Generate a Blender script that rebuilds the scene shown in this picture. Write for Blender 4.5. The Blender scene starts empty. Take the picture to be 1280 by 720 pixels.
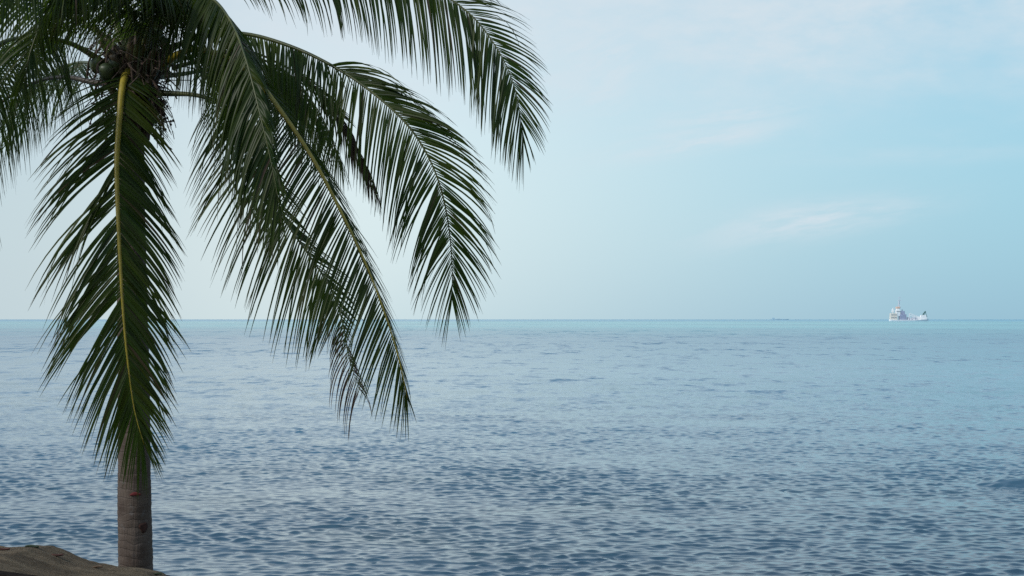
import bpy, bmesh, math, random
import numpy as np
from mathutils import Vector, Matrix, noise as mnoise

# ------------------------------------------------------------------ camera, sky, sun, exposure
SC = bpy.context.scene
COL = SC.collection
F = 2000.0            # focal length in pixels of a 1280 wide picture
LONG = F / 1244.0     # how much longer the lens is than a plain wide one
H = 3.3               # eye height over the sea
HORIZON = 399.0       # picture row of the horizon
PITCH = math.atan((HORIZON - 360.0) / F)

cam_d = bpy.data.cameras.new('camera')
cam_d.sensor_width = 36.0
cam_d.lens = F * 36.0 / 1280.0
cam_d.clip_start = 0.1
cam_d.clip_end = 100000.0
cam = bpy.data.objects.new('camera', cam_d)
COL.objects.link(cam)
cam.location = (0, 0, H)
cam.rotation_euler = (math.pi / 2 + PITCH, 0, 0)
SC.camera = cam

SUN_AZ = math.radians(-120)     # to the left of the view, clockwise from +Y
SUN_EL = math.radians(38)
sun_d = bpy.data.lights.new('sun', 'SUN')
sun_d.energy = 2.4
sun_d.angle = math.radians(10)
sun_d.color = (1.0, 0.95, 0.88)
sun = bpy.data.objects.new('sun', sun_d)
COL.objects.link(sun)
to_sun = Vector((math.sin(SUN_AZ) * math.cos(SUN_EL), math.cos(SUN_AZ) * math.cos(SUN_EL), math.sin(SUN_EL)))
sun.rotation_euler = to_sun.to_track_quat('Z', 'Y').to_euler()

SC.view_settings.view_transform = 'Standard'
SC.view_settings.look = 'None'
SC.view_settings.gamma = 1.0
SC.view_settings.exposure = 0.0
SC.view_settings.use_curve_mapping = False
SC.cycles.use_denoising = False
SC.cycles.max_bounces = 6
SC.cycles.sample_clamp_indirect = 4.0


class NT:
    """small helper round a node tree"""
    def __init__(self, tree):
        self.t = tree
        self.n = tree.nodes
        self.l = tree.links

    def node(self, kind, **kw):
        nd = self.n.new(kind)
        for k, v in kw.items():
            setattr(nd, k, v)
        return nd

    def put(self, sock, v):
        if isinstance(v, bpy.types.NodeSocket):
            self.l.new(v, sock)
        elif v is not None:
            sock.default_value = v

    def m(self, op, a, b=None, c=None, clamp=False):
        nd = self.node('ShaderNodeMath', operation=op, use_clamp=clamp)
        self.put(nd.inputs[0], a)
        if b is not None:
            self.put(nd.inputs[1], b)
        if c is not None:
            self.put(nd.inputs[2], c)
        return nd.outputs[0]

    def v(self, op, a, b=None):
        nd = self.node('ShaderNodeVectorMath', operation=op)
        self.put(nd.inputs[0], a)
        if b is not None:
            if op == 'SCALE':
                self.put(nd.inputs[3], b)
            else:
                self.put(nd.inputs[1], b)
        return nd.outputs['Value'] if op in ('LENGTH', 'DOT_PRODUCT', 'DISTANCE') else nd.outputs[0]

    def mix(self, f, a, b, blend='MIX'):
        nd = self.node('ShaderNodeMix', data_type='RGBA', blend_type=blend)
        self.put(nd.inputs[0], f)
        self.put(nd.inputs[6], a)
        self.put(nd.inputs[7], b)
        return nd.outputs[2]

    def noise(self, vec, scale, detail=4.0, rough=0.55, out=0, dist=0.0):
        nd = self.node('ShaderNodeTexNoise')
        self.put(nd.inputs['Vector'], vec)
        nd.inputs['Scale'].default_value = scale
        nd.inputs['Detail'].default_value = detail
        nd.inputs['Roughness'].default_value = rough
        nd.inputs['Distortion'].default_value = dist
        return nd.outputs[out]

    def step(self, x, lo, hi, a=0.0, b=1.0):
        nd = self.node('ShaderNodeMapRange', interpolation_type='SMOOTHSTEP')
        self.put(nd.inputs[0], x)
        for i, val in enumerate((lo, hi, a, b)):
            self.put(nd.inputs[1 + i], val)
        return nd.outputs[0]

    def sep(self, vec):
        nd = self.node('ShaderNodeSeparateXYZ')
        self.put(nd.inputs[0], vec)
        return nd.outputs

    def comb(self, x, y, z):
        nd = self.node('ShaderNodeCombineXYZ')
        for i, val in enumerate((x, y, z)):
            self.put(nd.inputs[i], val)
        return nd.outputs[0]


SKY_STRENGTH = 0.12
world = bpy.data.worlds.new('World')
SC.world = world
world.use_nodes = True
w = NT(world.node_tree)
w.n.clear()
sky = w.node('ShaderNodeTexSky', sky_type='NISHITA')
sky.sun_disc = False
sky.sun_elevation = SUN_EL
sky.sun_rotation = SUN_AZ
sky.altitude = 0.0
sky.air_density = 1.0
sky.dust_density = 1.2
sky.ozone_density = 1.0
tc = w.node('ShaderNodeTexCoord')
dx, dy, dz = w.sep(tc.outputs['Generated'])
az = w.m('MULTIPLY', w.m('ARCTAN2', dx, dy), LONG)
el = w.m('MULTIPLY', w.m('ARCSINE', dz), LONG)
elp = w.m('MAXIMUM', el, 0.0)
# thin high haze over the whole dome, thickest low down
base = w.mix(1.0, sky.outputs[0], (0.74, 0.96, 1.08, 1), 'MULTIPLY')
veil = w.m('POWER', 2.718, w.m('MULTIPLY', w.m('POWER', elp, 1.5), -1.7))
toward = w.m('ADD', w.m('MULTIPLY', dx, math.sin(SUN_AZ)), w.m('MULTIPLY', dy, math.cos(SUN_AZ)))
veilc = w.mix(w.step(toward, -0.80, -0.34), (3.2, 5.85, 7.0, 1), (7.3, 8.1, 8.15, 1))     # paler towards the sun
veilc = w.mix(w.step(toward, -0.46, -0.20), veilc, (5.1, 6.1, 6.5, 1))               # greyer haze beyond that
base = w.mix(w.m('MULTIPLY', veil, 0.90), base, veilc)
low = w.mix(w.step(toward, -0.78, -0.25), (2.55, 4.2, 5.25, 1), (5.7, 6.7, 6.75, 1))      # duller band over the sea
low = w.mix(w.step(toward, -0.46, -0.20), low, (4.5, 5.45, 5.8, 1))
base = w.mix(w.m('MULTIPLY', w.m('POWER', 2.718, w.m('MULTIPLY', elp, -9.0)), 0.85), base, low)
skyvec = w.comb(az, w.m('MULTIPLY', el, 2.2), 0.0)
n1 = w.noise(skyvec, 5.5, 6.0, 0.55)
n2 = w.noise(skyvec, 16.0, 5.0, 0.6)
# soft deck of cloud high up
deck = w.step(w.m('ADD', el, w.m('MULTIPLY', w.m('SUBTRACT', n1, 0.5), 0.22)), 0.15, 0.32)
deck = w.m('MULTIPLY', deck, w.step(n2, 0.25, 0.7, 0.45, 1.0))
deck = w.m('MULTIPLY', deck, w.step(el, 0.38, 0.75, 1.0, 0.25))
fac = w.m('MULTIPLY', deck, 0.85)


def streak(a0, e0, su, sv, th, amp):
    global fac
    da = w.m('SUBTRACT', az, a0)
    de = w.m('SUBTRACT', el, e0)
    u = w.m('ADD', w.m('MULTIPLY', da, math.cos(th)), w.m('MULTIPLY', de, math.sin(th)))
    vv = w.m('SUBTRACT', w.m('MULTIPLY', de, math.cos(th)), w.m('MULTIPLY', da, math.sin(th)))
    vv = w.m('ADD', vv, w.m('MULTIPLY', w.m('SUBTRACT', n1, 0.5), sv * 1.6))
    q = w.m('ADD', w.m('POWER', w.m('ABSOLUTE', w.m('DIVIDE', u, su)), 2.0),
            w.m('POWER', w.m('ABSOLUTE', w.m('DIVIDE', vv, sv)), 2.0))
    g = w.m('POWER', 2.718, w.m('MULTIPLY', q, -1.0))
    nz = w.noise(w.comb(w.m('MULTIPLY', u, 1.0), w.m('MULTIPLY', vv, 5.0), a0), 14.0, 5.0, 0.6)
    g = w.m('MULTIPLY', g, w.step(nz, 0.3, 0.65, 0.25, 1.0))
    fac = w.m('MAXIMUM', fac, w.m('MULTIPLY', g, amp))


streak(0.19, 0.180, 0.090, 0.014, 0.17, 0.85)
streak(0.215, 0.203, 0.080, 0.010, 0.10, 0.7)
streak(0.30, 0.098, 0.090, 0.016, 0.16, 0.9)
streak(0.085, 0.255, 0.055, 0.045, 0.3, 0.9)
streak(0.40, 0.16, 0.14, 0.009, 0.0, 0.22)
cloudy = w.mix(fac, base, (5.6, 6.35, 6.9, 1))
bg = w.node('ShaderNodeBackground')
w.put(bg.inputs[0], cloudy)
bg.inputs[1].default_value = SKY_STRENGTH
wo = w.node('ShaderNodeOutputWorld')
w.l.new(bg.outputs[0], wo.inputs[0])


# ------------------------------------------------------------------ helpers
def P(px, py, Y):
    """the world point at depth Y that the photograph shows at this spot"""
    c, s = math.cos(PITCH), math.sin(PITCH)
    fwd = Vector((0, c, s))
    up = Vector((0, -s, c))
    d = fwd * F + Vector((1, 0, 0)) * (px - 640.0) + up * (360.0 - py)
    return Vector((0, 0, H)) + d * (Y / d.y)


def link_mesh(name, verts, faces, mat, parent=None, smooth=True, cols=None):
    me = bpy.data.meshes.new(name)
    me.from_pydata([tuple(v) for v in verts], [], faces)
    me.materials.append(mat)
    if smooth:
        me.polygons.foreach_set('use_smooth', [True] * len(me.polygons))
    if cols is not None:
        a = me.color_attributes.new('leaf', 'FLOAT_COLOR', 'POINT')
        a.data.foreach_set('color', np.asarray(cols, dtype=np.float32).ravel())
    me.update()
    o = bpy.data.objects.new(name, me)
    COL.objects.link(o)
    if parent is not None:
        o.parent = parent
        o.matrix_parent_inverse = parent_inverse(parent)
    return o


def parent_inverse(p):
    m = Matrix.Identity(4)
    while p is not None:
        m = Matrix.Translation(p.location) @ p.rotation_euler.to_matrix().to_4x4() @ m if p.parent is None else m
        p = p.parent
    return m.inverted()


def thing(name, label, cat, loc, rz=0.0, group=None):
    o = bpy.data.objects.new(name, None)
    o.empty_display_size = 0.2
    COL.objects.link(o)
    o.location = loc
    o.rotation_euler = (0, 0, rz)
    tag(o, label, cat, group)
    return o


def tag(o, label, cat, group=None):
    o['label'] = label
    o['category'] = cat
    if group:
        o['group'] = group


def new_mat(name):
    m = bpy.data.materials.new(name)
    m.use_nodes = True
    t = NT(m.node_tree)
    return m, t, t.n['Principled BSDF'], t.n['Material Output']


def plain(name, rgb, rough=0.6, metallic=0.0, vary=0.25, scale=3.0):
    m, t, b, o = new_mat(name)
    g = t.node('ShaderNodeTexCoord')
    n = t.noise(g.outputs['Object'], scale, 5.0)
    dark = tuple(c * (1 - vary) for c in rgb) + (1,)
    light = tuple(min(1, c * (1 + vary)) for c in rgb) + (1,)
    t.put(b.inputs['Base Color'], t.mix(t.step(n, 0.3, 0.7), dark, light))
    b.inputs['Roughness'].default_value = rough
    b.inputs['Metallic'].default_value = metallic
    return m


def spline(pts, n):
    """Catmull-Rom through pts, n samples evenly along its length"""
    p = np.array([tuple(q) for q in pts], dtype=float)
    p = np.vstack([2 * p[0] - p[1], p, 2 * p[-1] - p[-2]])
    out = []
    for i in range(1, len(p) - 2):
        for u in np.linspace(0, 1, 24, endpoint=False):
            a, b, c, d = p[i - 1], p[i], p[i + 1], p[i + 2]
            out.append(0.5 * ((2 * b) + (-a + c) * u + (2 * a - 5 * b + 4 * c - d) * u ** 2 + (-a + 3 * b - 3 * c + d) * u ** 3))
    out.append(p[-2])
    out = np.array(out)
    s = np.concatenate([[0], np.cumsum(np.linalg.norm(np.diff(out, axis=0), axis=1))])
    q = np.linspace(0, s[-1], n)
    return np.stack([np.interp(q, s, out[:, k]) for k in range(3)], 1), s[-1]


def unit(v):
    return v / max(1e-9, np.linalg.norm(v))


def tube(verts, faces, pts, radii, seg=8, flat=1.0, ref=(0, 0, 1), cap=True):
    """a round bar through pts appended to verts / faces"""
    pts = np.asarray(pts, dtype=float)
    n = len(pts)
    b0 = len(verts)
    for i in range(n):
        t = unit(pts[min(n - 1, i + 1)] - pts[max(0, i - 1)])
        r = np.array(ref, dtype=float)
        if abs(np.dot(r, t)) > 0.95:
            r = np.array((0.3, -1.0, 0.1))
        s = unit(np.cross(t, r))
        q = np.cross(s, t)
        rad = radii[i] if hasattr(radii, '__len__') else radii
        for k in range(seg):
            a = 2 * math.pi * k / seg
            verts.append(pts[i] + (s * math.cos(a) + q * math.sin(a) * flat) * rad)
    for i in range(n - 1):
        for k in range(seg):
            k2 = (k + 1) % seg
            faces.append((b0 + i * seg + k, b0 + i * seg + k2, b0 + (i + 1) * seg + k2, b0 + (i + 1) * seg + k))
    if cap:
        faces.append(tuple(b0 + k for k in range(seg))[::-1])
        faces.append(tuple(b0 + (n - 1) * seg + k for k in range(seg)))


# ------------------------------------------------------------------ water
def water_material():
    m, t, b, o = new_mat('sea_water')
    g = t.node('ShaderNodeNewGeometry')
    pos = g.outputs['Position']
    x, y, z = t.sep(pos)
    dist = t.v('LENGTH', t.comb(x, y, 0.0))
    # colour of the water itself: murky over the sand, blue further out, turquoise over the far shoal
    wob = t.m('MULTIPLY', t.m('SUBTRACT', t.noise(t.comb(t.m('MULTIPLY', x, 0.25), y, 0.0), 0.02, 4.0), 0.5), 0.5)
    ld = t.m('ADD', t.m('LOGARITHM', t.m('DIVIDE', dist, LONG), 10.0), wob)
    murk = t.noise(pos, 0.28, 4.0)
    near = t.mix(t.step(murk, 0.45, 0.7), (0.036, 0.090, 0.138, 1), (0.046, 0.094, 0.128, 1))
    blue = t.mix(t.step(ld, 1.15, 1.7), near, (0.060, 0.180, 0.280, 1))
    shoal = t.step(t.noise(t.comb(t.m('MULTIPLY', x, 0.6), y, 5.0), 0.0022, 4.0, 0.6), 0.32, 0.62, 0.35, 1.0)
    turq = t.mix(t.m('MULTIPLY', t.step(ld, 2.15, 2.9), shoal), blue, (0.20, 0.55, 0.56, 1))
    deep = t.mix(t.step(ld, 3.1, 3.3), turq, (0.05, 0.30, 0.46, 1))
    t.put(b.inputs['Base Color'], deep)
    b.inputs['IOR'].default_value = 1.33
    b.inputs['Specular IOR Level'].default_value = 0.5
    t.put(b.inputs['Roughness'], t.step(ld, 1.2, 2.6, 0.06, 0.22))
    # slopes of the ripples too small for the mesh
    s1 = t.noise(t.comb(t.m('MULTIPLY', x, 0.45), y, 0.0), 7.0, 3.0, 0.6, out=1)
    s2 = t.noise(t.comb(t.m('MULTIPLY', x, 0.95), t.m('MULTIPLY', y, 0.34), 3.0), 1.0, 4.0, 0.6, out=1)
    s3 = t.noise(t.comb(t.m('MULTIPLY', x, 0.42), t.m('MULTIPLY', y, 0.075), 7.0), 1.0, 5.0, 0.65, out=1)
    s4 = t.noise(t.comb(t.m('MULTIPLY', x, 0.12), t.m('MULTIPLY', y, 0.014), 9.0), 1.0, 5.0, 0.65, out=1)
    c = (0.5, 0.5, 0.5)
    a1 = t.step(dist, 15.0, 80.0, 0.45, 0.6)
    a2 = t.m('MULTIPLY', t.step(dist, 32.0, 90.0, 0.0, 0.85), t.step(dist, 160.0, 420.0, 1.0, 0.35))
    a3 = t.m('MULTIPLY', t.step(dist, 70.0, 190.0, 0.0, 1.1), t.step(dist, 350.0, 900.0, 1.0, 0.3))
    a4 = t.step(dist, 160.0, 450.0, 0.0, 0.7)
    gust = t.step(t.noise(t.comb(t.m('MULTIPLY', x, 0.3), y, 0.0), 0.022, 4.0), 0.3, 0.7, 0.45, 1.3)
    sl = t.v('ADD', t.v('ADD', t.v('SCALE', t.v('SUBTRACT', s1, c), a1), t.v('SCALE', t.v('SUBTRACT', s2, c), a2)),
             t.v('ADD', t.v('SCALE', t.v('SUBTRACT', s3, c), a3), t.v('SCALE', t.v('SUBTRACT', s4, c), a4)))
    sl = t.v('SCALE', sl, gust)
    sx, sy, sz = t.sep(sl)
    nrm = t.v('NORMALIZE', t.v('ADD', g.outputs['Normal'], t.comb(t.m('MULTIPLY', sx, 0.7), sy, 0.0)))
    t.put(b.inputs['Normal'], nrm)
    return m


def build_water():
    rng = np.random.default_rng(5)
    # rows closer together near the shore, columns closer together where the sea is looked at
    fine = np.linspace(-0.37, 0.37, 1400)
    col = np.concatenate([np.linspace(-1.5, -0.38, 60), fine, np.linspace(0.38, 1.5, 60)])
    inv = np.concatenate([np.linspace(1 / 14.0, 1 / 230.0, 1750), np.linspace(1 / 235.0, 1 / 12000.0, 70)[:-1]])
    row = np.concatenate([1 / inv, [12000.0, 18000.0, 30000.0]])
    R, A = np.meshgrid(row, col, indexing='ij')
    X = R * np.sin(A)
    Y = R * np.cos(A)
    sp = np.gradient(row)[:, None] * np.ones_like(A)
    sp = np.maximum(sp, R * np.gradient(col)[None, :])
    Z = np.zeros_like(X)
    DX = np.zeros_like(X)
    DY = np.zeros_like(X)
    N = 190
    lam = np.exp(rng.normal(math.log(0.31), 0.42, N))
    lam[:10] = rng.uniform(2.5, 7.0, 10)
    lam = np.clip(lam, 0.14, 7.0)
    th = rng.normal(0, 0.68, N)
    for L, a, ph in zip(lam, th, rng.uniform(0, 6.28, N)):
        kx, ky = math.sin(a) * 2 * math.pi / L, -math.cos(a) * 2 * math.pi / L
        amp = 0.0019 * L ** 0.85 if L < 2.4 else 0.0015 * L ** 0.8
        fade = np.clip((L / sp - 1.6) / 1.6, 0, 1)
        q = kx * X + ky * Y + ph
        cq, sq = np.cos(q) * fade * amp, np.sin(q) * fade * amp
        Z += cq
        DX -= 1.0 * math.sin(a) * sq
        DY += 1.0 * math.cos(a) * sq
    # patches where the wind works the water more, and slick patches
    pa = np.zeros_like(X)
    for L, a, ph in zip(np.exp(rng.uniform(math.log(2.5), math.log(22.0), 22)), rng.uniform(0, 3.14, 22), rng.uniform(0, 6.28, 22)):
        pa += np.cos((math.cos(a) * X * 0.7 + math.sin(a) * Y * 1.25) * 2 * math.pi / L + ph)
    pa = 1.0 + 0.062 * pa
    pa = np.clip(pa, 0.5, 1.5)
    # one low wave standing up over the shallow sand
    Z = Z * pa
    X2 = X + DX * pa
    Y2 = Y + DY * pa
    u = (X - 10.05) / 0.6
    v = (Y - 19.7 * LONG - 0.15 * np.sin(X)) / 0.34
    Z += 0.17 * np.exp(-u ** 2 - v ** 2)
    verts = np.stack([X2, Y2, Z], -1).reshape(-1, 3)
    nr, nc = X.shape
    idx = np.arange(nr * nc).reshape(nr, nc)
    quads = np.stack([idx[:-1, :-1], idx[:-1, 1:], idx[1:, 1:], idx[1:, :-1]], -1).reshape(-1, 4)
    quads = quads[:, ::-1]
    me = bpy.data.meshes.new('sea')
    me.vertices.add(len(verts))
    me.vertices.foreach_set('co', verts.astype(np.float32).ravel())
    me.loops.add(quads.size)
    me.loops.foreach_set('vertex_index', quads.astype(np.int32).ravel())
    me.polygons.add(len(quads))
    me.polygons.foreach_set('loop_start', np.arange(0, quads.size, 4, dtype=np.int32))
    me.polygons.foreach_set('loop_total', np.full(len(quads), 4, dtype=np.int32))
    me.update(calc_edges=True)
    me.polygons.foreach_set('use_smooth', np.ones(len(quads), dtype=bool))
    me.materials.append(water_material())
    o = bpy.data.objects.new('sea', me)
    COL.objects.link(o)
    o['kind'] = 'structure'
    o['label'] = 'calm blue-grey rippled sea reaching to the horizon'


build_water()


# ------------------------------------------------------------------ beach with its sand bank
def crest_height(x):
    """height of the lip of the sand bank, along the shore"""
    xs = [-30, -9, -6, -4.63, -4.45, -4.33, -4.12, -3.97, -3.83, -3.68, -3.54, -3.40, -3.26, -3.15, -3.07, -2.96, -2.7, -2.2, 30]
    zs = [1.30, 1.36, 1.30, 1.262, 1.25, 1.262, 1.277, 1.215, 1.155, 1.115, 1.085, 1.077, 1.062, 1.035, 0.985, 0.92, 0.86, 0.80, 0.8]
    return float(np.interp(x, xs, zs))


def ground_height(x, y):
    y = y / LONG
    lip = 8.95
    base = 1.62 if y < 5.2 else 1.62 - (y - 5.2) * 0.243        # open beach falling to the water
    base = max(base, -1.6)
    c = crest_height(x)
    if y < lip:
        k = min(1.0, max(0.0, (lip - y) / 3.6))
        bank = c + k * max(0.02, 1.66 - c) * (1.0 if x < -3 else max(0.0, 1 - (x + 3) / 1.2))
    else:
        bank = c - 0.55 * (y - lip) - 0.25 * (y - lip) ** 2
    z = max(base, bank) if x < -2.0 else base
    nz = mnoise.noise(Vector((x * 1.3, y * 1.6, 0.3))) * 0.022 + mnoise.noise(Vector((x * 5.5, y * 8.0, 1.3))) * 0.009
    nz += mnoise.noise(Vector((x * 14, y * 26.0, 4.3))) * 0.008 + mnoise.noise(Vector((x * 30, y * 40.0, 7.3))) * 0.004
    return z + nz


def sand_material():
    m, t, b, o = new_mat('damp_sand')
    g = t.node('ShaderNodeTexCoord')
    p = g.outputs['Object']
    x, y, z = t.sep(p)
    big = t.noise(t.comb(t.m('MULTIPLY', x, 0.55), t.m('MULTIPLY', y, 2.0), z), 2.6, 7.0, 0.65)
    fine = t.noise(p, 60.0, 4.0, 0.7)
    spots = t.noise(p, 9.0, 3.0, 0.7)
    c = t.mix(t.step(big, 0.3, 0.7), (0.072, 0.052, 0.032, 1), (0.185, 0.142, 0.092, 1))
    c = t.mix(t.m('MULTIPLY', t.step(fine, 0.45, 0.75), 0.5), c, (0.13, 0.108, 0.082, 1))
    c = t.mix(t.m('MULTIPLY', t.step(spots, 0.62, 0.72), 0.6), c, (0.060, 0.035, 0.024, 1))
    t.put(b.inputs['Base Color'], c)
    b.inputs['Roughness'].default_value = 0.9
    b.inputs['Specular IOR Level'].default_value = 0.15
    bp = t.node('ShaderNodeBump')
    bp.inputs['Strength'].default_value = 0.9
    bp.inputs['Distance'].default_value = 0.03
    t.put(bp.inputs['Height'], t.m('ADD', fine, t.m('MULTIPLY', spots, 1.5)))
    t.put(b.inputs['Normal'], bp.outputs[0])
    return m


def build_beach():
    xs = np.concatenate([np.linspace(-60, -8, 40), np.linspace(-7.9, -2.0, 300), np.linspace(-1.9, 60, 90)])
    ys = np.concatenate([np.linspace(-40, 4, 20), np.linspace(4.2, 13.5, 300), np.linspace(14, 30, 12)]) * LONG
    verts = [(x, y, ground_height(x, y)) for y in ys for x in xs]
    nx = len(xs)
    faces = [(j * nx + i, j * nx + i + 1, (j + 1) * nx + i + 1, (j + 1) * nx + i) for j in range(len(ys) - 1) for i in range(nx - 1)]
    o = link_mesh('beach', verts, faces, sand_material())
    o['kind'] = 'structure'
    o['label'] = 'brown sandy bank at the foot of the palm'


build_beach()


# ------------------------------------------------------------------ the coconut palm
D = 9.3 * LONG        # distance of the trunk


def leaf_material():
    m, t, b, o = new_mat('palm_leaf')
    a = t.node('ShaderNodeAttribute', attribute_name='leaf')
    r, gch, bch = t.node('ShaderNodeSeparateColor').outputs[:3]
    sepn = r.node
    t.put(sepn.inputs[0], a.outputs['Color'])
    green = t.mix(r, (0.007, 0.024, 0.005, 1), (0.050, 0.066, 0.007, 1))
    g = t.node('ShaderNodeTexCoord')
    n = t.noise(g.outputs['Object'], 3.0, 4.0)
    green = t.mix(t.m('MULTIPLY', t.step(n, 0.35, 0.75), 0.4), green, (0.052, 0.078, 0.010, 1))
    c = t.mix(gch, green, (0.075, 0.050, 0.038, 1))
    t.put(b.inputs['Base Color'], c)
    b.inputs['Roughness'].default_value = 0.42
    b.inputs['Specular IOR Level'].default_value = 0.20
    tr = t.node('ShaderNodeBsdfTranslucent')
    t.put(tr.inputs[0], t.mix(gch, (0.085, 0.155, 0.014, 1), (0.10, 0.06, 0.03, 1)))
    ms = t.node('ShaderNodeMixShader')
    ms.inputs[0].default_value = 0.34
    t.l.new(b.outputs[0], ms.inputs[1])
    t.l.new(tr.outputs[0], ms.inputs[2])
    t.l.new(ms.outputs[0], o.inputs[0])
    return m


def rachis_material(name, c0, c1):
    m, t, b, o = new_mat(name)
    g = t.node('ShaderNodeTexCoord')
    n = t.noise(g.outputs['Object'], 6.0, 5.0)
    t.put(b.inputs['Base Color'], t.mix(t.step(n, 0.3, 0.7), c0 + (1,), c1 + (1,)))
    b.inputs['Roughness'].default_value = 0.45
    return m


LEAF = leaf_material()
R_YELLOW = rachis_material('yellow_midrib', (0.20, 0.165, 0.014), (0.32, 0.25, 0.026))
R_GREEN = rachis_material('green_midrib', (0.045, 0.060, 0.018), (0.085, 0.095, 0.028))
R_BROWN = rachis_material('brown_midrib', (0.030, 0.022, 0.016), (0.060, 0.042, 0.028))

palm_base = P(168.5, 712, D)
palm = thing('palm_tree', 'tall coconut palm with drooping green fronds on the sand bank', 'palm tree', palm_base)
FRONDS = []


def make_frond(ctrl, sides, rmat, r0=0.028, seed=1, start=0.12, spacing=0.027, width=0.022, dry=(2.0, 2.0), label=None,
               tone=0.35, end=1.0, prof=None, tipk=0.30):
    """ctrl: (px, py, depth from the trunk); sides: list of dicts with the leaflets' outward direction and habit"""
    rnd = random.Random(seed)
    pts, L = spline([P(x, y, D + d) for x, y, d in ctrl], 140)
    tan = np.gradient(pts, axis=0)
    tan /= np.linalg.norm(tan, axis=1)[:, None]
    V, Fc, Cl = [], [], []
    SEG = 7
    for sd in sides:
        hint = np.array(sd['out'], dtype=float)
        n = int(L * (end - start) / spacing * sd.get('dens', 1.0))
        i = 0
        while i < n:
            gsize = rnd.choice((1, 1, 2, 2, 3, 4, 5, 7))
            gk = rnd.uniform(-0.003, 0.012)
            gdir = rnd.gauss(0, sd.get('jit', 0.05))
            gdroop = rnd.uniform(0.85, 1.2)
            skip = rnd.random() < sd.get('gap', 0.04) * 2.5 / gsize
            gtone = rnd.gauss(0, 0.22)
            for j in range(gsize):
                ii = i + j
                if ii >= n or skip:
                    break
                t = start + (end - start) * (ii + rnd.uniform(-0.25, 0.25) + 0.5) / n
                t = min(0.999, max(0.0, t))
                s = t * 139
                k = min(138, int(s))
                p = pts[k] + (pts[k + 1] - pts[k]) * (s - k)
                if t > dry[0] and dry[0] < 1 and rnd.random() < 0.12:
                    continue
                T = tan[k]
                tt = (t - start) / (end - start)
                hh = hint
                if 'out2' in sd:
                    mixf = float(np.interp(tt, sd.get('turn', (0.3, 0.6)), (0, 1)))
                    hh = hint * (1 - mixf) + np.array(sd['out2'], dtype=float) * mixf
                S = unit(hh - np.dot(hh, T) * T)
                Nn = np.cross(T, S)
                a = sd['a0'] + (sd['a1'] - sd['a0']) * tt
                if 'ang' in sd:
                    a = float(np.interp(tt, sd['ang'][0], sd['ang'][1]))
                a *= float(np.interp(tt, (0.86, 1.0), (1.0, tipk)))
                a = math.radians(a) + gdir - (j - (gsize - 1) / 2) * gk + rnd.gauss(0, 0.022)
                lift = sd.get('lift', 0.0) + rnd.gauss(0, 0.06)
                d = unit(math.cos(a) * T + math.sin(a) * S + lift * Nn)
                if prof is None:
                    pr = float(np.interp(tt, (0, 0.12, 0.35, 0.6, 0.85, 1.0), (0.55, 0.85, 1.0, 0.95, 0.68, 0.42)))
                else:
                    pr = float(np.interp(tt, prof[0], prof[1]))
                ln = sd['len'] * pr * rnd.uniform(0.88, 1.07)
                dr = sd.get('droop', 0.1) * gdroop * rnd.uniform(0.8, 1.25)
                W = width * float(np.interp(tt, (0, 0.2, 0.8, 1), (0.75, 1, 0.85, 0.5))) * rnd.uniform(0.8, 1.15)
                tw = sd.get('twist', 0.0) + rnd.gauss(0, 0.30)
                dryness = 0.0
                if t > dry[0]:
                    dryness = min(1.0, (t - dry[0]) / max(0.01, dry[1] - dry[0]) + rnd.uniform(-0.2, 0.2))
                elif rnd.random() < 0.035:
                    dryness = rnd.uniform(0.3, 0.9)
                if dryness > 0.5 and dry[0] < 1:
                    W *= 0.75
                    dr += 0.9
                tn = min(1, max(0, tone + gtone + rnd.gauss(0, 0.08)))
                tipdry = rnd.random() < 0.3
                b0 = len(V)
                q = np.array(p)
                if rnd.random() < 0.05 and dryness == 0:
                    kink = rnd.randint(2, 5)
                else:
                    kink = 99
                for u in range(SEG + 1):
                    f = u / SEG
                    wv = T - np.dot(T, d) * d
                    wv = unit(wv)
                    nn = np.cross(d, wv)
                    wr = wv * math.cos(tw) + nn * math.sin(tw)
                    nr = np.cross(d, wr)
                    wd = 0.5 * W * min(1.0, 0.45 + 4.5 * f) * (1 - f ** 2.0) ** 0.9 + 0.0006
                    V.append(q - wr * wd + nr * wd * 0.35)
                    V.append(q.copy())
                    V.append(q + wr * wd + nr * wd * 0.35)
                    dd = max(dryness, (0.75 if tipdry else 0.25) * max(0.0, (f - 0.72) / 0.28))
                    for _ in range(3):
                        Cl.append((tn, min(1, max(0, dd)), 0, 1))
                    q = q + d * ln / SEG
                    gr = dr * (0.4 + 1.2 * f)
                    if u >= kink:
                        gr += 0.5
                    d = unit(d + np.array((0, 0, -1.0)) * gr * ln)
                    tw += rnd.gauss(0, 0.03)
                for u in range(SEG):
                    for c in (0, 1):
                        o = b0 + u * 3 + c
                        Fc.append((o, o + 1, o + 4, o + 3))
            i += gsize
    fr = link_mesh('frond', V, Fc, LEAF, palm, cols=Cl)
    if label:
        fr['label'] = label
    rv, rf = [], []
    m = 60
    rp, _ = spline([Vector(tuple(q)) for q in pts[::4]] + [Vector(tuple(pts[-1]))], m)
    rad = [r0 * float(np.interp(i / (m - 1), (0, 0.05, 0.12, 0.5, 1.0), (1.9, 1.35, 1.0, 0.55, 0.10))) for i in range(m)]
    tube(rv, rf, rp, rad, 8, 0.8)
    rc = link_mesh('midrib', rv, rf, rmat, palm)
    rc.parent = fr
    rc.matrix_parent_inverse = Matrix.Identity(4)
    FRONDS.append(fr)
    return fr


def S(out, ln, a0, a1, **k):
    return dict(out=out, len=ln, a0=a0, a1=a1, **k)


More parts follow.
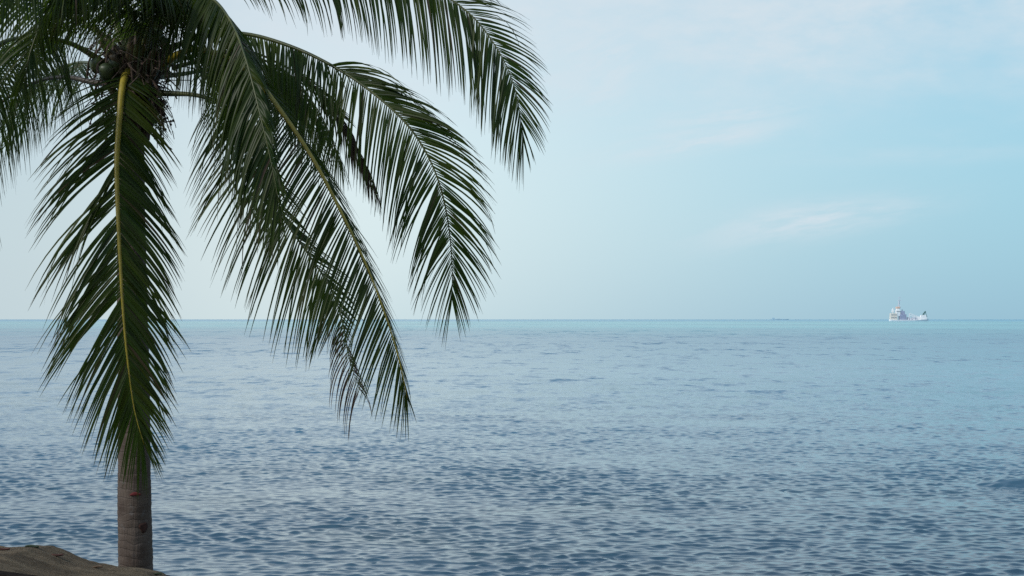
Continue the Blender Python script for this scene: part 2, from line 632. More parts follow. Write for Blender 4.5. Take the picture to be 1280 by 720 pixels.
# hanging straight down in front of the trunk
make_frond([(164, 78, .05), (156, 96, -.22), (152, 116, -.40), (149, 152, -.57), (146, 200, -.72), (147, 255, -.85), (150, 320, -.93), (154, 390, -.96),
            (160, 455, -.95), (168, 512, -.92), (180, 556, -.88)],
           [S((-1, -.15, 0), 1.2, 50, 30, droop=.10, jit=.09), S((1, .35, 0), .92, 52, 28, droop=.12, jit=.05, dens=1.15)],
           R_YELLOW, 0.032, seed=11, start=0.055, tone=.40, spacing=0.023, width=0.027, dry=(2, 2), label='frond hanging in front of the trunk with a yellow midrib')
# long arching frond with a yellow midrib
make_frond([(195, 85, 0), (240, 62, -.5), (288, 74, -1.0), (318, 97, -1.2), (352, 140, -1.5), (392, 200, -1.8), (430, 272, -2.0), (460, 336, -2.1),
            (484, 400, -2.12), (499, 450, -2.1), (509, 497, -2.05)],
           [S((-1, -.1, -.25), 0.98, 66, 36, droop=.12, jit=.035), S((.22, 1, -.1), .62, 40, 22, droop=.10, jit=.03, dens=1.2)],
           R_YELLOW, 0.036, seed=12, start=0.24, tone=.40, label='long arching frond with a yellow midrib')
# large frond arching out to the right
make_frond([(190, 80, 0), (225, 55, .1), (265, 42, .2), (310, 43, .2), (355, 55, .1), (400, 74, -.1), (450, 104, -.3), (500, 146, -.45), (530, 186, -.5),
            (550, 232, -.5), (561, 284, -.45), (565, 333, -.4), (565, 374, -.35)],
           [S((-.35, -.1, -1), 1.0, 72, 40, droop=.20, jit=.04, dens=1.1), S((.1, -.7, -.75), .86, 52, 40, droop=.16, jit=.04, dens=1.1, out2=(1, -.25, .05), turn=(.24, .34), ang=((0, .24, .34, .6, 1), (60, 52, 22, 36, 40)))],
           R_GREEN, 0.028, seed=13, start=0.18, tone=.30, prof=((0, .12, .35, .6, .85, 1), (.55, .85, 1, .98, .78, .46)))
# frond over the top of it
make_frond([(178, 60, 0), (205, 10, .1), (260, -40, .2), (330, -66, .3), (410, -68, .3), (480, -48, .2), (540, -16, .1), (590, 20, 0), (622, 62, -.1),
            (641, 102, -.15), (650, 142, -.15), (654, 175, -.1)],
           [S((-.15, -.15, -1), 1.05, 66, 30, droop=.25, jit=.05, dens=1.3), S((1, .2, .2), .72, 46, 36, droop=.2, jit=.05)],
           R_GREEN, 0.028, seed=14, start=0.2, tone=.32, prof=((0, .12, .35, .6, .85, 1), (.55, .85, 1, .98, .78, .46)))
# frond coming towards the viewer and hanging down as a curtain
make_frond([(180, 72, -.1), (195, 22, -.4), (225, -14, -.9), (262, -4, -1.5), (288, 26, -2.0), (308, 76, -2.4), (326, 146, -2.65), (341, 212, -2.75),
            (351, 268, -2.8)],
           [S((-1, .35, -.9), 0.98, 60, 34, droop=.40, jit=.05, dens=1.7, out2=(-1, .1, -.35), turn=(.55, .85)), S((.6, -.6, -.8), .55, 34, 20, droop=.6, jit=.06, dens=.9)],
           R_GREEN, 0.022, seed=15, start=0.12, tone=.24, width=0.025, prof=((0, .12, .4, .7, .88, 1), (1.0, 1.15, 1.05, .95, .70, .45)),
           label='frond draped towards the viewer right of the crown')
# frond behind it, leaflets fanned down to the left, its tip dead
make_frond([(182, 116, -.05), (212, 117, -.1), (245, 119, -.3), (275, 130, -.5), (300, 156, -.7), (318, 196, -.85), (338, 240, -.95), (362, 284, -1.),
            (390, 324, -1.), (414, 362, -1.), (428, 402, -.98), (436, 446, -.95), (450, 488, -.92)],
           [S((-1, 0, -.35), 0.98, 68, 40, droop=.10, jit=.05, dens=1.1), S((.7, .7, -.2), .6, 45, 30, droop=.15, jit=.05)],
           R_GREEN, 0.026, seed=16, start=0.20, tone=.34, dry=(0.79, 0.86), tipk=1.0,
           prof=((0, .12, .35, .58, .70, .77, .82, .90, 1), (.6, .9, 1.0, 1.0, .75, .46, .26, .56, .50)),
           label='frond with a broken brown dead tip')
# withered folded frond tip
make_frond([(215, 85, .3), (300, 64, .5), (350, 80, .5), (390, 105, .4), (420, 140, .3), (447, 190, .2), (473, 248, .15)],
           [S((-.5, -.2, -1), .42, 24, 12, droop=.3, jit=.05), S((1, 0, .2), .32, 16, 10, droop=.3, jit=.05)],
           R_BROWN, 0.018, seed=17, start=0.45, tone=.3, dry=(.5, .75), label='half withered folded frond')
# frond to the left, coming forward out of the picture
make_frond([(150, 92, 0), (120, 72, -.15), (90, 55, -.35), (60, 48, -.6), (30, 47, -.95), (0, 54, -1.3), (-36, 78, -1.75), (-64, 122, -2.1),
            (-80, 182, -2.3), (-88, 255, -2.4), (-88, 330, -2.42)],
           [S((1, -.2, -.8), 1.15, 70, 38, droop=.35, jit=.05, dens=1.25), S((-.9, .4, -.6), .85, 60, 34, droop=.35, jit=.05)],
           R_GREEN, 0.030, seed=18, start=0.14, tone=.26, prof=((0, .12, .35, .7, .9, 1), (.6, .9, 1, .95, .8, .7)), tipk=.8)
# frond up to the left, coming forward over the crown
make_frond([(172, 72, -.1), (180, 22, -.5), (178, -14, -1.0), (150, -40, -1.6), (105, -50, -2.2), (55, -40, -2.7), (10, -10, -3.1), (-30, 40, -3.3)],
           [S((-.9, -.1, -.9), .95, 62, 34, droop=.35, jit=.06, dens=1.3), S((.9, .3, -.7), .75, 60, 34, droop=.4, jit=.06)],
           R_GREEN, 0.026, seed=19, start=0.16, tone=.30)
# frond to the left, behind
make_frond([(152, 104, .1), (118, 103, .3), (88, 97, .5), (56, 99, .8), (22, 114, 1.1), (-18, 148, 1.3), (-48, 200, 1.4), (-66, 262, 1.4)],
           [S((.2, -.3, -1), .75, 72, 40, droop=.3, jit=.08), S((-.6, .5, .2), .7, 55, 34, droop=.3, jit=.08)],
           R_BROWN, 0.034, seed=20, start=0.16, tone=.28)
make_frond([(152, 72, .1), (110, 32, .25), (60, 8, .35), (5, -4, .4), (-55, 15, .4), (-105, 66, .35), (-135, 140, .3)],
           [S((-.1, -.3, -1), .85, 66, 36, droop=.35, jit=.06), S((-.5, .4, .8), .75, 50, 34, droop=.35, jit=.06)],
           R_GREEN, 0.028, seed=21, start=0.16, tone=.26)
make_frond([(170, 78, -.1), (172, 40, -.5), (160, 8, -1.0), (130, -12, -1.5), (92, -8, -1.9), (60, 18, -2.2), (40, 58, -2.3), (30, 104, -2.3)],
           [S((-.8, -.2, -.8), .9, 60, 34, droop=.35, jit=.06), S((.8, .3, -.7), .60, 54, 30, droop=.4, jit=.06)],
           R_GREEN, 0.024, seed=22, start=0.14, tone=.30)
make_frond([(188, 92, .3), (240, 70, .6), (300, 66, .9), (360, 92, 1.1), (400, 142, 1.1), (428, 205, 1.0)],
           [S((-.2, -.2, -1), .80, 66, 34, droop=.3, jit=.05), S((.3, .6, -.8), .7, 55, 30, droop=.3, jit=.05)],
           R_GREEN, 0.026, seed=23, start=0.16, tone=.28)
make_frond([(185, 72, 0), (205, 26, -.1), (238, 0, -.3), (274, 10, -.6), (303, 50, -.8), (321, 110, -.9), (330, 182, -.9)],
           [S((-.7, .2, -.9), .95, 60, 34, droop=.40, jit=.05, dens=1.5), S((.6, .5, -.8), .70, 50, 30, droop=.4, jit=.05)],
           R_GREEN, 0.024, seed=24, start=0.12, tone=.28)
make_frond([(176, 70, -.15), (190, 20, -.6), (195, -20, -1.1), (180, -46, -1.6), (148, -56, -2.1), (108, -42, -2.5), (70, -6, -2.8)],
           [S((-.7, -.1, -.9), 1.0, 58, 34, droop=.30, jit=.06, dens=1.3), S((.8, -.3, -.7), .80, 56, 34, droop=.4, jit=.06)],
           R_GREEN, 0.024, seed=25, start=0.14, tone=.34)
# fronds that stand up out of the picture and away at the back
UP = [
    ([(172, 76, -.05), (178, 34, -.1), (187, -4, -.12), (203, -70, .0), (228, -150, .3), (275, -225, .8), (340, -265, 1.4), (410, -270, 2.0)], 31, 0.036),
    ([(190, 66, .05), (203, 20, .15), (222, -35, .4), (262, -110, .9), (330, -165, 1.6), (410, -180, 2.3), (480, -150, 2.9)], 32, 0.030),
    ([(158, 66, .05), (140, 14, .2), (112, -60, .5), (66, -135, .9), (0, -185, 1.4), (-80, -190, 1.9), (-150, -150, 2.3)], 33, 0.032),
    ([(176, 64, .1), (182, 10, .5), (180, -50, 1.1), (176, -95, 1.9), (172, -100, 2.8), (168, -70, 3.6)], 34, 0.030),
    ([(165, 68, -.1), (158, 10, -.3), (140, -80, -.6), (110, -180, -.9), (60, -260, -1.3), (-10, -300, -1.7), (-90, -300, -2.0)], 35, 0.032),
    ([(192, 96, .2), (232, 92, .6), (282, 84, 1.2), (330, 96, 1.9), (372, 130, 2.5), (402, 186, 2.9)], 36, 0.026),
    ([(158, 96, .2), (130, 84, .7), (100, 78, 1.4), (66, 90, 2.2), (34, 124, 2.8), (8, 180, 3.2)], 37, 0.026),
]
for ctrl, sd, r0 in UP:
    make_frond(ctrl, [S((-.9, 0, -.6), .85, 58, 32, droop=.3, jit=.05), S((.9, 0, -.6), .85, 58, 32, droop=.3, jit=.05)],
               R_GREEN, r0, seed=sd, start=0.2, tone=.28, spacing=0.036)


# the trunk
def trunk_material():
    m, t, b, o = new_mat('palm_bark')
    g = t.node('ShaderNodeTexCoord')
    p = g.outputs['Object']
    x, y, z = t.sep(p)
    wob = t.noise(p, 4.0, 3.0)
    zz = t.m('ADD', z, t.m('MULTIPLY', wob, 0.14))
    ring = t.m('PINGPONG', t.m('MULTIPLY', zz, 1.0), 0.036)
    ringd = t.step(ring, 0.0, 0.009)
    fib = t.noise(t.comb(t.m('MULTIPLY', x, 1.0), y, t.m('MULTIPLY', z, 0.06)), 60.0, 4.0, 0.6)
    blot = t.noise(p, 5.0, 5.0, 0.6)
    c = t.mix(t.step(blot, 0.3, 0.72), (0.052, 0.034, 0.025, 1), (0.106, 0.080, 0.064, 1))
    c = t.mix(t.m('MULTIPLY', t.step(fib, 0.4, 0.7), 0.5), c, (0.055, 0.042, 0.036, 1))
    c = t.mix(t.m('MULTIPLY', t.m('MULTIPLY', t.m('SUBTRACT', 1.0, ringd), t.step(blot, 0.35, 0.65)), 0.5), c, (0.045, 0.034, 0.030, 1))
    lich = t.noise(p, 11.0, 4.0, 0.65)
    c = t.mix(t.m('MULTIPLY', t.step(lich, 0.58, 0.70), 0.45), c, (0.135, 0.13, 0.13, 1))
    t.put(b.inputs['Base Color'], c)
    b.inputs['Roughness'].default_value = 0.85
    bp = t.node('ShaderNodeBump')
    bp.inputs['Strength'].default_value = 0.7
    bp.inputs['Distance'].default_value = 0.012
    t.put(bp.inputs['Height'], t.m('ADD', t.m('MULTIPLY', ringd, 0.35), fib))
    t.put(b.inputs['Normal'], bp.outputs[0])
    return m


BARK = trunk_material()
axis, TL = spline([P(169.5, 742, D), P(169, 690, D), P(168, 600, D), P(167, 480, D), P(165, 350, D), P(163, 230, D), P(164, 140, D), P(170, 88, D)], 330)


def trunk_radius(i):
    f = i / 329.0
    r = float(np.interp(f, (0, .05, .2, .5, .8, .92, 1.0), (.166, .158, .151, .143, .130, .128, .10)))
    z = axis[i][2]
    return r


tv, tf = [], []
SEGT = 40
for i in range(330):
    r = trunk_radius(i)
    z = axis[i][2]
    ph = z / 0.072
    saw = (ph - math.floor(ph))
    r += 0.0045 * (saw - 0.5)
    for k in range(SEGT):
        a = 2 * math.pi * k / SEGT
        rr = r + 0.006 * mnoise.noise(Vector((math.cos(a) * 1.2, math.sin(a) * 1.2, z * 1.6))) + 0.004 * mnoise.noise(Vector((math.cos(a) * 5, math.sin(a) * 5, z * 9)))
        tv.append((axis[i][0] + math.cos(a) * rr, axis[i][1] + math.sin(a) * rr, axis[i][2] + 0.010 * math.sin(a * 2 + z)))
for i in range(329):
    for k in range(SEGT):
        k2 = (k + 1) % SEGT
        tf.append((i * SEGT + k, i * SEGT + k2, (i + 1) * SEGT + k2, (i + 1) * SEGT + k))
tf.append(tuple(329 * SEGT + k for k in range(SEGT)))
trunk = link_mesh('trunk', tv, tf, BARK, palm)


def sub(o, parent):
    o.parent = parent
    o.matrix_parent_inverse = Matrix.Identity(4)


def patch_on_trunk(name, px, py, wpx, hpx, mat, proud, seed):
    """a thin raised patch lying on the bark that faces the sea-bank viewer"""
    rnd = random.Random(seed)
    c = P(px, py, D)
    ax = axis[int(np.argmin(np.abs(axis[:, 2] - c.z)))]
    r = 0.156
    a0 = -math.pi / 2 + math.asin(max(-0.95, min(0.95, (c.x - ax[0]) / r)))
    k = D / F
    vs, fs = [], []
    n = 22
    vs.append((ax[0] + math.cos(a0) * (r + proud), ax[1] + math.sin(a0) * (r + proud), c.z))
    for ring, sc in ((0, .6), (1, .92), (2, 1.0)):
        for i in range(n):
            t = 2 * math.pi * i / n
            wob = 1 + 0.16 * math.sin(3 * t + seed) + 0.10 * rnd.uniform(-1, 1)
            da = 0.5 * wpx * k * sc * wob * math.cos(t) / r / max(0.35, math.cos(a0 + math.pi / 2))
            dz = 0.5 * hpx * k * sc * wob * math.sin(t)
            pr = (proud, proud * .8, -.012)[ring]
            vs.append((ax[0] + math.cos(a0 + da) * (r + pr), ax[1] + math.sin(a0 + da) * (r + pr), c.z + dz))
    for i in range(n):
        j = (i + 1) % n
        fs.append((0, 1 + i, 1 + j))
        for q in (0, 1):
            fs.append((1 + q * n + i, 1 + (q + 1) * n + i, 1 + (q + 1) * n + j, 1 + q * n + j))
    o = link_mesh(name, vs, fs, mat, palm)
    sub(o, trunk)
    return o


pm = patch_on_trunk('paint_mark', 174, 615.5, 13, 4.2, plain('red_paint', (0.11, 0.008, 0.010), 0.8), 0.010, 3)
pm['label'] = 'small red paint dash on the trunk'
kn = patch_on_trunk('bark_scar', 183, 657, 9, 13, plain('rusty_scar', (0.034, 0.012, 0.008), 0.9, vary=.5, scale=40), 0.010, 6)
kn['label'] = 'rust brown scar on the trunk'

# leaf bases and fibre round the top of the trunk
rnd = random.Random(8)
boot_mat = rachis_material('leaf_base', (0.040, 0.034, 0.018), (0.085, 0.060, 0.034))
fibre_mat = plain('palm_fibre', (0.060, 0.040, 0.030), 0.95, vary=.5, scale=30)
top = np.array(P(167, 118, D))
for k in range(9):
    a = k * 2.4
    r = 0.10
    z0 = -0.28 + 0.055 * k
    d = np.array((math.cos(a), math.sin(a), 0))
    p = [top + d * 0.085 + np.array((0, 0, z0 - .14)), top + d * (r + .05) + np.array((0, 0, z0)), top + d * (r + .12) + np.array((0, 0, z0 + .13)),
         top + d * (r + .20) + np.array((0, 0, z0 + .22))]
    v, f = [], []
    q, _ = spline([Vector(tuple(x)) for x in p], 10)
    tube(v, f, q, [.075, .075, .07, .065, .058, .05, .045, .042, .04, .036], 8, .7)
    link_mesh('leaf_base', v, f, boot_mat, palm)
for k in range(12):
    a = k * 2.4 + .7
    d = np.array((math.cos(a), math.sin(a), 0))
    z0 = .06 + .035 * k
    p = [top + d * .05 + np.array((0, 0, z0 - .12)), top + d * .13 + np.array((0, 0, z0)), top + d * .24 + np.array((0, 0, z0 + .12)), top + d * .38 + np.array((0, 0, z0 + .26))]
    v, f = [], []
    q, _ = spline([Vector(tuple(x)) for x in p], 10)
    tube(v, f, q, [.09, .088, .085, .078, .07, .062, .054, .046, .04, .034], 8, .55)
    link_mesh('leaf_base', v, f, boot_mat, palm)
v, f = [], []
for k in range(420):
    a = rnd.uniform(0, 6.28)
    d = np.array((math.cos(a), math.sin(a), 0))
    z0 = rnd.uniform(-.25, .55)
    wide = .10 + .22 * max(0.0, min(1.0, (z0 + .1) / .5))
    p0 = top + d * rnd.uniform(.06, wide) + np.array((0, 0, z0))
    p1 = p0 + d * rnd.uniform(.02, .12) + np.array((rnd.gauss(0, .06), rnd.gauss(0, .06), rnd.uniform(-.12, .14)))
    p2 = p1 + d * rnd.uniform(.0, .12) + np.array((rnd.gauss(0, .08), rnd.gauss(0, .08), rnd.uniform(-.24, .06)))
    q, _ = spline([Vector(tuple(x)) for x in (p0, p1, p2)], 6)
    tube(v, f, q, rnd.uniform(.003, .016), 4, .4, cap=False)
link_mesh('fibre_sheath', v, f, fibre_mat, palm)


# flower stalk, dry and branched
def flower_stalk(base, tipdir, seed, n, ln):
    r = random.Random(seed)
    v, f = [], []
    base = np.array(base)
    td = np.array(tipdir, dtype=float)
    main, _ = spline([Vector(tuple(base)), Vector(tuple(base + td * .5 + np.array((0, 0, .02)))), Vector(tuple(base + td + np.array((0, 0, -.06))))], 12)
    tube(v, f, main, [.016 - .0009 * i for i in range(12)], 6)
    for k in range(n):
        p = main[r.randint(4, 11)]
        d = unit(np.array((r.gauss(td[0] * 1.2, .45), r.gauss(td[1], .45), r.uniform(-1.2, .15))))
        L = ln * r.uniform(.5, 1.1)
        pts = [p]
        for s in range(5):
            d = unit(d + np.array((r.gauss(0, .12), r.gauss(0, .12), -.35)))
            pts.append(pts[-1] + d * L / 5)
        tube(v, f, pts, [.006, .0055, .005, .0045, .004, .003], 4, cap=False)
        for s in range(4):
            if r.random() < .45:
                b = pts[r.randint(1, 4)] + np.array((r.gauss(0, .01), r.gauss(0, .01), 0))
                tube(v, f, [b + np.array((0, 0, .014)), b, b + np.array((0, 0, -.014))], [.004, .013, .004], 6)
    return link_mesh('flower_stalk', v, f, fibre_mat, palm)


flower_stalk(P(181, 112, D - .1), (.16, -.10, -.10), 4, 34, .42)
flower_stalk(P(150, 118, D - .08), (-.16, -.05, -.08), 5, 14, .35)
flower_stalk(P(186, 70, D - .1), (.14, -.12, .10), 6, 22, .30)

# young coconuts
nut_mat = rachis_material('green_husk', (0.020, 0.036, 0.010), (0.042, 0.060, 0.016))
for (px, py, dd, r) in ((133, 90, -.24, .070), (121, 82, -.18, .062), (143, 82, -.2, .058), (197, 43, -.22, .052), (205, 54, -.18, .048)):
    c = P(px, py, D + dd)
    v, f = [], []
    n = 12
    pts = [np.array((c.x, c.y, c.z + r * 1.2 * math.cos(math.pi * i / n))) for i in range(n + 1)]
    rad = [r * (math.sin(math.pi * i / n) ** .85 + .04) * (1 - .10 * math.cos(3 * math.pi * i / n)) for i in range(n + 1)]
    tube(v, f, pts, rad, 14)
    stalk = [np.array((c.x, c.y, c.z + r * 1.15)), np.array((c.x + (top[0] - c.x) * .4, c.y + .06, c.z + r * 1.2 + .10)), np.array((top[0], top[1], c.z + .12))]
    cn = link_mesh('coconut', v, f, nut_mat, palm)
    v2, f2 = [], []
    tube(v2, f2, stalk, [.014, .012, .012], 6)
    st = link_mesh('stalk', v2, f2, boot_mat, palm)
    sub(st, cn)


# ------------------------------------------------------------------ the ships
def box(bm, x0, x1, y0, y1, z0, z1, bev=0.0):
    r = bmesh.ops.create_cube(bm, size=1.0)
    for v in r['verts']:
        v.co = Vector((x0 + (v.co.x + .5) * (x1 - x0), y0 + (v.co.y + .5) * (y1 - y0), z0 + (v.co.z + .5) * (z1 - z0)))
    if bev:
        es = list({e for v in r['verts'] for e in v.link_edges})
        bmesh.ops.bevel(bm, geom=es, offset=bev, segments=1, affect='EDGES')


def bar(bm, a, b, r, seg=6):
    a, b = Vector(a), Vector(b)
    d = b - a
    q = d.to_track_quat('Z', 'Y').to_matrix().to_4x4()
    bmesh.ops.create_cone(bm, cap_ends=True, segments=seg, radius1=r, radius2=r, depth=d.length, matrix=Matrix.Translation((a + b) / 2) @ q)


def bm_part(name, parent, mat, fn):
    bm = bmesh.new()
    fn(bm)
    me = bpy.data.meshes.new(name)
    bm.to_mesh(me)
    bm.free()
    me.materials.append(mat)
    o = bpy.data.objects.new(name, me)
    COL.objects.link(o)
    o.parent = parent
    return o


def hull(bm, L, B, sections):
    """sections along the length: (x, half beam at deck, half beam at keel, deck height, keel depth)"""
    rings = []
    for (x, bd, bk, zd, zk) in sections:
        rings.append([bm.verts.new((x, -bd, zd)), bm.verts.new((x, -bd * .97, zd * .45)), bm.verts.new((x, -bk, zk)),
                      bm.verts.new((x, bk, zk)), bm.verts.new((x, bd * .97, zd * .45)), bm.verts.new((x, bd, zd))])
    for a, b in zip(rings[:-1], rings[1:]):
        for i in range(6):
            j = (i + 1) % 6
            bm.faces.new((a[i], b[i], b[j], a[j]))
    bm.faces.new(rings[0][::-1])
    bm.faces.new(rings[-1])
    bmesh.ops.recalc_face_normals(bm, faces=bm.faces)


WHITE = plain('ship_white_paint', (0.88, 0.88, 0.88), 0.45, vary=.06, scale=.3)
CREAM = plain('ship_cream_paint', (0.78, 0.72, 0.64), 0.45, vary=.06, scale=.3)
GREYP = plain('ship_grey_paint', (0.62, 0.65, 0.72), 0.5, vary=.1, scale=.3)
SHADED = plain('ship_shaded_paint', (0.36, 0.39, 0.52), 0.5, vary=.1, scale=.3)  # blue-grey shade side of the superstructure, painted into the colour
ORANGE = plain('ship_orange_paint', (0.80, 0.52, 0.40), 0.5, vary=.1, scale=.3)
DKGREEN = plain('ship_dark_green_paint', (0.10, 0.20, 0.19), 0.5, vary=.1, scale=.3)
GLASS = plain('ship_window_glass', (0.30, 0.33, 0.36), 0.2)

ship_y = 1710.0 * LONG
s0 = P(1112, 399, ship_y)
K = ship_y / F                     # metres per photograph pixel
ship = thing('work_ship', 'white ship with tall mast aft and deck cranes on the horizon', 'ship', (s0.x, ship_y, 0.0))
px = lambda p: (p - 1112) * K
pz = lambda p: (402.2 - p) * K     # height over the waterline
bm_part('hull', ship, WHITE, lambda bm: hull(bm, 66, 12, [
    (px(1112), 4.5, 2.5, 3.1, -1), (px(1114), 5.6, 4.0, 2.9, -2), (px(1120), 6, 5, 2.5, -2.5), (px(1132), 6, 5, 2.2, -2.5), (px(1143), 6, 4.6, 2.3, -2.5),
    (px(1150), 5.2, 3, 3.0, -2.5), (px(1156), 3.2, 1.2, 3.6, -2), (px(1160.5), .5, .2, 4.4, -.5)]))
st = bm_part('stern_house', ship, CREAM, lambda bm: (box(bm, px(1112.5), px(1121), -5, 5, 2.4, pz(396.2), .15), box(bm, px(1112.7), px(1120.8), -4.6, 4.6, pz(396.2), pz(392.3), .15)))
bm_part('window_band', st, GLASS, lambda bm: (box(bm, px(1113.2), px(1120.2), -4.72, -4.58, pz(394.8), pz(394.0)), box(bm, px(1113.2), px(1120.2), -5.12, -4.98, pz(398.3), pz(397.5))))
br = bm_part('bridge', ship, WHITE, lambda bm: (box(bm, px(1119.5), px(1125.0), -4.2, 4.2, pz(396), pz(388.5), .2), box(bm, px(1120.2), px(1124), -3.2, 3.2, pz(388.5), pz(386.6), .2)))
bm_part('bridge_roof', br, ORANGE, lambda bm: box(bm, px(1120.0), px(1124.6), -3.5, 3.5, pz(386.55), pz(384.2), .3))
bm_part('window_band', br, GLASS, lambda bm: box(bm, px(1120), px(1124.6), -4.32, -4.18, pz(390.6), pz(389.6)))
bm_part('radar_post', ship, WHITE, lambda bm: (bar(bm, (px(1116), 0, pz(393)), (px(1116), 0, pz(386)), .8), box(bm, px(1114.6), px(1117.3), -1.2, 1.2, pz(391), pz(387.6), .2), bar(bm, (px(1114.8), 0, pz(388.4)), (px(1117.4), 0, pz(385.6)), .3)))
bm_part('mast', ship, GREYP, lambda bm: (
    bar(bm, (px(1123.2), 0, pz(386)), (px(1123.8), 0, pz(376)), .8), bar(bm, (px(1123.8), 0, pz(377)), (px(1124.2), 0, pz(371.5)), .3),
    bar(bm, (px(1122), 0, pz(386)), (px(1123.6), 0, pz(377.5)), .35), bar(bm, (px(1125.5), 0, pz(386)), (px(1124.2), 0, pz(377.5)), .35),
    box(bm, px(1121.6), px(1126.8), -.4, .4, pz(376.6), pz(375.8)), box(bm, px(1122.2), px(1126.3), -.3, .3, pz(373.2), pz(372.6))))
bm_part('funnel', ship, SHADED, lambda bm: (box(bm, px(1125.3), px(1130.5), -3.4, 3.4, pz(393.6), pz(389.6), .3), bar(bm, (px(1127.5), 0, pz(389.8)), (px(1127.9), 0, pz(387.8)), .9, 10)))
bm_part('deck_house', ship, SHADED, lambda bm: (box(bm, px(1124.0), px(1132.2), -5, 5, 2.2, pz(393.6), .2)))
bm_part('deck_gear', ship, GREYP, lambda bm: [box(bm, px(a), px(b), -3.5, 3, 2.0, pz(z), .1) for a, b, z in ((1134, 1135.5, 397.2), (1136.6, 1139, 398), (1140, 1143.6, 397.4), (1144.8, 1146.4, 398.2))])
bm_part('crane_boom', ship, WHITE, lambda bm: (
    bar(bm, (px(1136.5), -1, pz(392.6)), (px(1153), -1, pz(398.6)), .55), bar(bm, (px(1136.5), -1, pz(395.0)), (px(1153), -1, pz(399.2)), .55),
    [bar(bm, (px(1136.5 + 2.75 * i), -1, pz(392.6 + i)), (px(1137.9 + 2.75 * i), -1, pz(395.4 + .72 * i)), .3) for i in range(6)],
    bar(bm, (px(1136.5), -1, 2), (px(1136.5), -1, pz(392.4)), .7)))
bm_part('foredeck_house', ship, WHITE, lambda bm: (box(bm, px(1146.5), px(1158.2), -3, 3, 2.6, pz(397.4), .2), box(bm, px(1150.5), px(1157.5), -2.6, 2.6, pz(397.4), pz(394.6), .2)))
bm_part('bow_frame', ship, DKGREEN, lambda bm: (
    bar(bm, (px(1152.8), -2, pz(397)), (px(1155), -2, pz(391)), .5), bar(bm, (px(1154), -2, pz(396)), (px(1156.5), -2, pz(389.6)), .6),
    bar(bm, (px(1158.5), -2, pz(397)), (px(1156), -2, pz(390.2)), .5), box(bm, px(1154.8), px(1157.2), -2.4, -1.2, pz(391.6), pz(390.2), .1),
    bar(bm, (px(1152.4), -2, pz(394.6)), (px(1154), -2, pz(392)), .4)))

far_y = 5200.0 * LONG
KF = far_y / F
HAZY = plain('far_ship_haze_tint', (0.42, 0.58, 0.67), 0.6, vary=.05, scale=.05)  # air haze put into the ship's colour, no haze volume is built
s1 = P(963, 399, far_y)
far = thing('cargo_ship', 'tiny low ship tinted haze blue far out on the horizon line', 'ship', (s1.x, far_y, 0.0))
fx = lambda p: (p - 963) * KF
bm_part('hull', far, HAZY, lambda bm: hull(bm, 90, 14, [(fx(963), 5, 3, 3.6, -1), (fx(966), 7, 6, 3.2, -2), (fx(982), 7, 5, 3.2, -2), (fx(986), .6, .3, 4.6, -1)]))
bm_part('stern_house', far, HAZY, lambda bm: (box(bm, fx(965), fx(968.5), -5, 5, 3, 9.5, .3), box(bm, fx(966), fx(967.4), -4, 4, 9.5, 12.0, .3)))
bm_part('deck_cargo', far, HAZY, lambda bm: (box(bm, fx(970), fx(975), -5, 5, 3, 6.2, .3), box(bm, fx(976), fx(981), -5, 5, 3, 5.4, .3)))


# ------------------------------------------------------------------ small things on the bank
def on_ground(px_, py_, Y):
    p = P(px_, py_, Y * LONG)
    return Vector((p.x, p.y, ground_height(p.x, p.y)))


# dark board at the edge of the sand
a = P(-60, 705.0, 7.35 * LONG)
b = P(54, 720.5, 7.15 * LONG)
d = (b - a).normalized()
side = Vector((d.y, -d.x, 0)).normalized()
upv = side.cross(d).normalized()
if upv.z < 0:
    upv = -upv
bm = bmesh.new()
nst = 16
rings = []
for i in range(nst + 1):
    c = a + (b - a) * (i / nst)
    w0 = 0.006 * mnoise.noise(Vector((i * .7, 0, 3)))
    prof_pts = ((0, 0), (.13, .0), (.14, -.012), (.14, -.17), (0, -.18), (-.01, -.012))
    rings.append([bm.verts.new(c + side * u + upv * (v + w0)) for u, v in prof_pts])
for r1, r2 in zip(rings[:-1], rings[1:]):
    for i in range(6):
        j = (i + 1) % 6
        bm.faces.new((r1[i], r1[j], r2[j], r2[i]))
bm.faces.new(rings[0])
bm.faces.new(rings[-1][::-1])
bmesh.ops.recalc_face_normals(bm, faces=bm.faces)
me = bpy.data.meshes.new('wooden_beam')
bm.to_mesh(me)
bm.free()
timber = plain('dark_wet_timber', (0.014, 0.010, 0.008), 0.9, vary=.5, scale=18)
timber.node_tree.nodes['Principled BSDF'].inputs['Specular IOR Level'].default_value = 0.05
me.materials.append(timber)
o = bpy.data.objects.new('wooden_beam', me)
COL.objects.link(o)
tag(o, 'dark wooden beam half buried in the sand at the corner', 'beam')


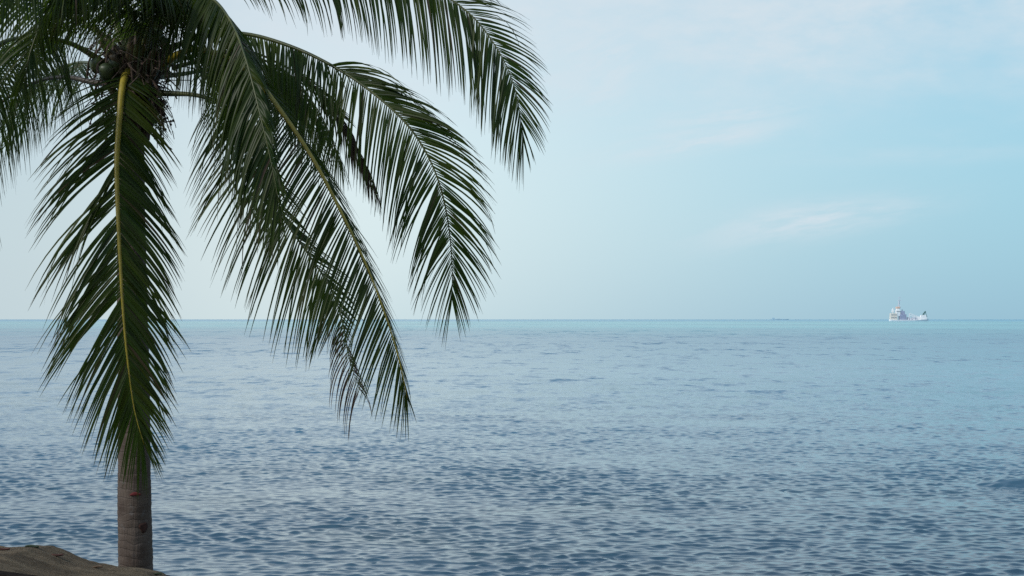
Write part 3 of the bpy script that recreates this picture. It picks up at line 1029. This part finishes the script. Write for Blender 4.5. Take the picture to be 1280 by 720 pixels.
def leaf_litter(px_, py_, Y, ln, wd, yaw, mat, label, seed):
    r = random.Random(seed)
    g = on_ground(px_, py_, Y)
    vs, fs = [], []
    n = 8
    for i in range(n + 1):
        f = i / n
        wv = wd * math.sin(math.pi * min(1, f * .96 + .03)) ** .8 * .5
        z = 0.003 + .008 * math.sin(f * 2.4 + seed) ** 2
        for s, zz in ((-1, .012), (0, 0), (1, .016)):
            lx, ly = (f - .5) * ln, s * wv
            vs.append((g.x + lx * math.cos(yaw) - ly * math.sin(yaw), g.y + lx * math.sin(yaw) + ly * math.cos(yaw), g.z + z + zz * abs(s)))
    for i in range(n):
        for s in (0, 1):
            q = i * 3 + s
            fs.append((q, q + 1, q + 4, q + 3))
    o = link_mesh('fallen_leaf', vs, fs, mat)
    md = o.modifiers.new('thickness', 'SOLIDIFY')
    md.thickness = 0.002
    tag(o, label, 'leaf', 'fallen leaves on the sand bank')


RED = plain('dry_red_leaf', (0.085, 0.034, 0.024), .8, vary=.4, scale=20)
TAN = plain('dry_tan_leaf', (0.12, 0.08, 0.05), .8, vary=.4, scale=20)
GRN = plain('fresh_green_leaf', (0.030, 0.046, 0.020), .7, vary=.4, scale=20)
leaf_litter(72, 690, 8.6, .10, .05, .15, RED, 'curled red brown leaf under the peak of the sand bank', 2)
leaf_litter(122, 703, 8.6, .09, .04, -.25, TAN, 'dry tan leaf on the slope between the peak and the trunk', 3)
leaf_litter(40, 687, 8.65, .12, .06, .0, GRN, 'green leaf lying on the crest of the sand bank', 4)
leaf_litter(5, 689, 8.6, .10, .05, .3, RED, 'red brown leaf at the far left edge of the sand bank', 5)
leaf_litter(196, 715, 8.75, .10, .05, -.3, GRN, 'green leaf on the sand just right of the trunk', 6)

g = on_ground(209, 713, 8.85)
bm = bmesh.new()
bmesh.ops.create_icosphere(bm, subdivisions=3, radius=.026)
for vtx in bm.verts:
    nrm = vtx.co.normalized()
    vtx.co *= 1 + .22 * mnoise.noise(nrm * 2.1 + Vector((3, 1, 5)))
    vtx.co.z *= .75
    vtx.co.x *= 1.25
me = bpy.data.meshes.new('pebble')
bm.to_mesh(me)
bm.free()
me.polygons.foreach_set('use_smooth', [True] * len(me.polygons))
me.materials.append(plain('dark_stone', (0.020, 0.022, 0.03), .6, vary=.4, scale=40))
o = bpy.data.objects.new('pebble', me)
COL.objects.link(o)
o.location = g + Vector((0, 0, .016))
tag(o, 'small dark pebble on the sand right of the trunk', 'pebble')
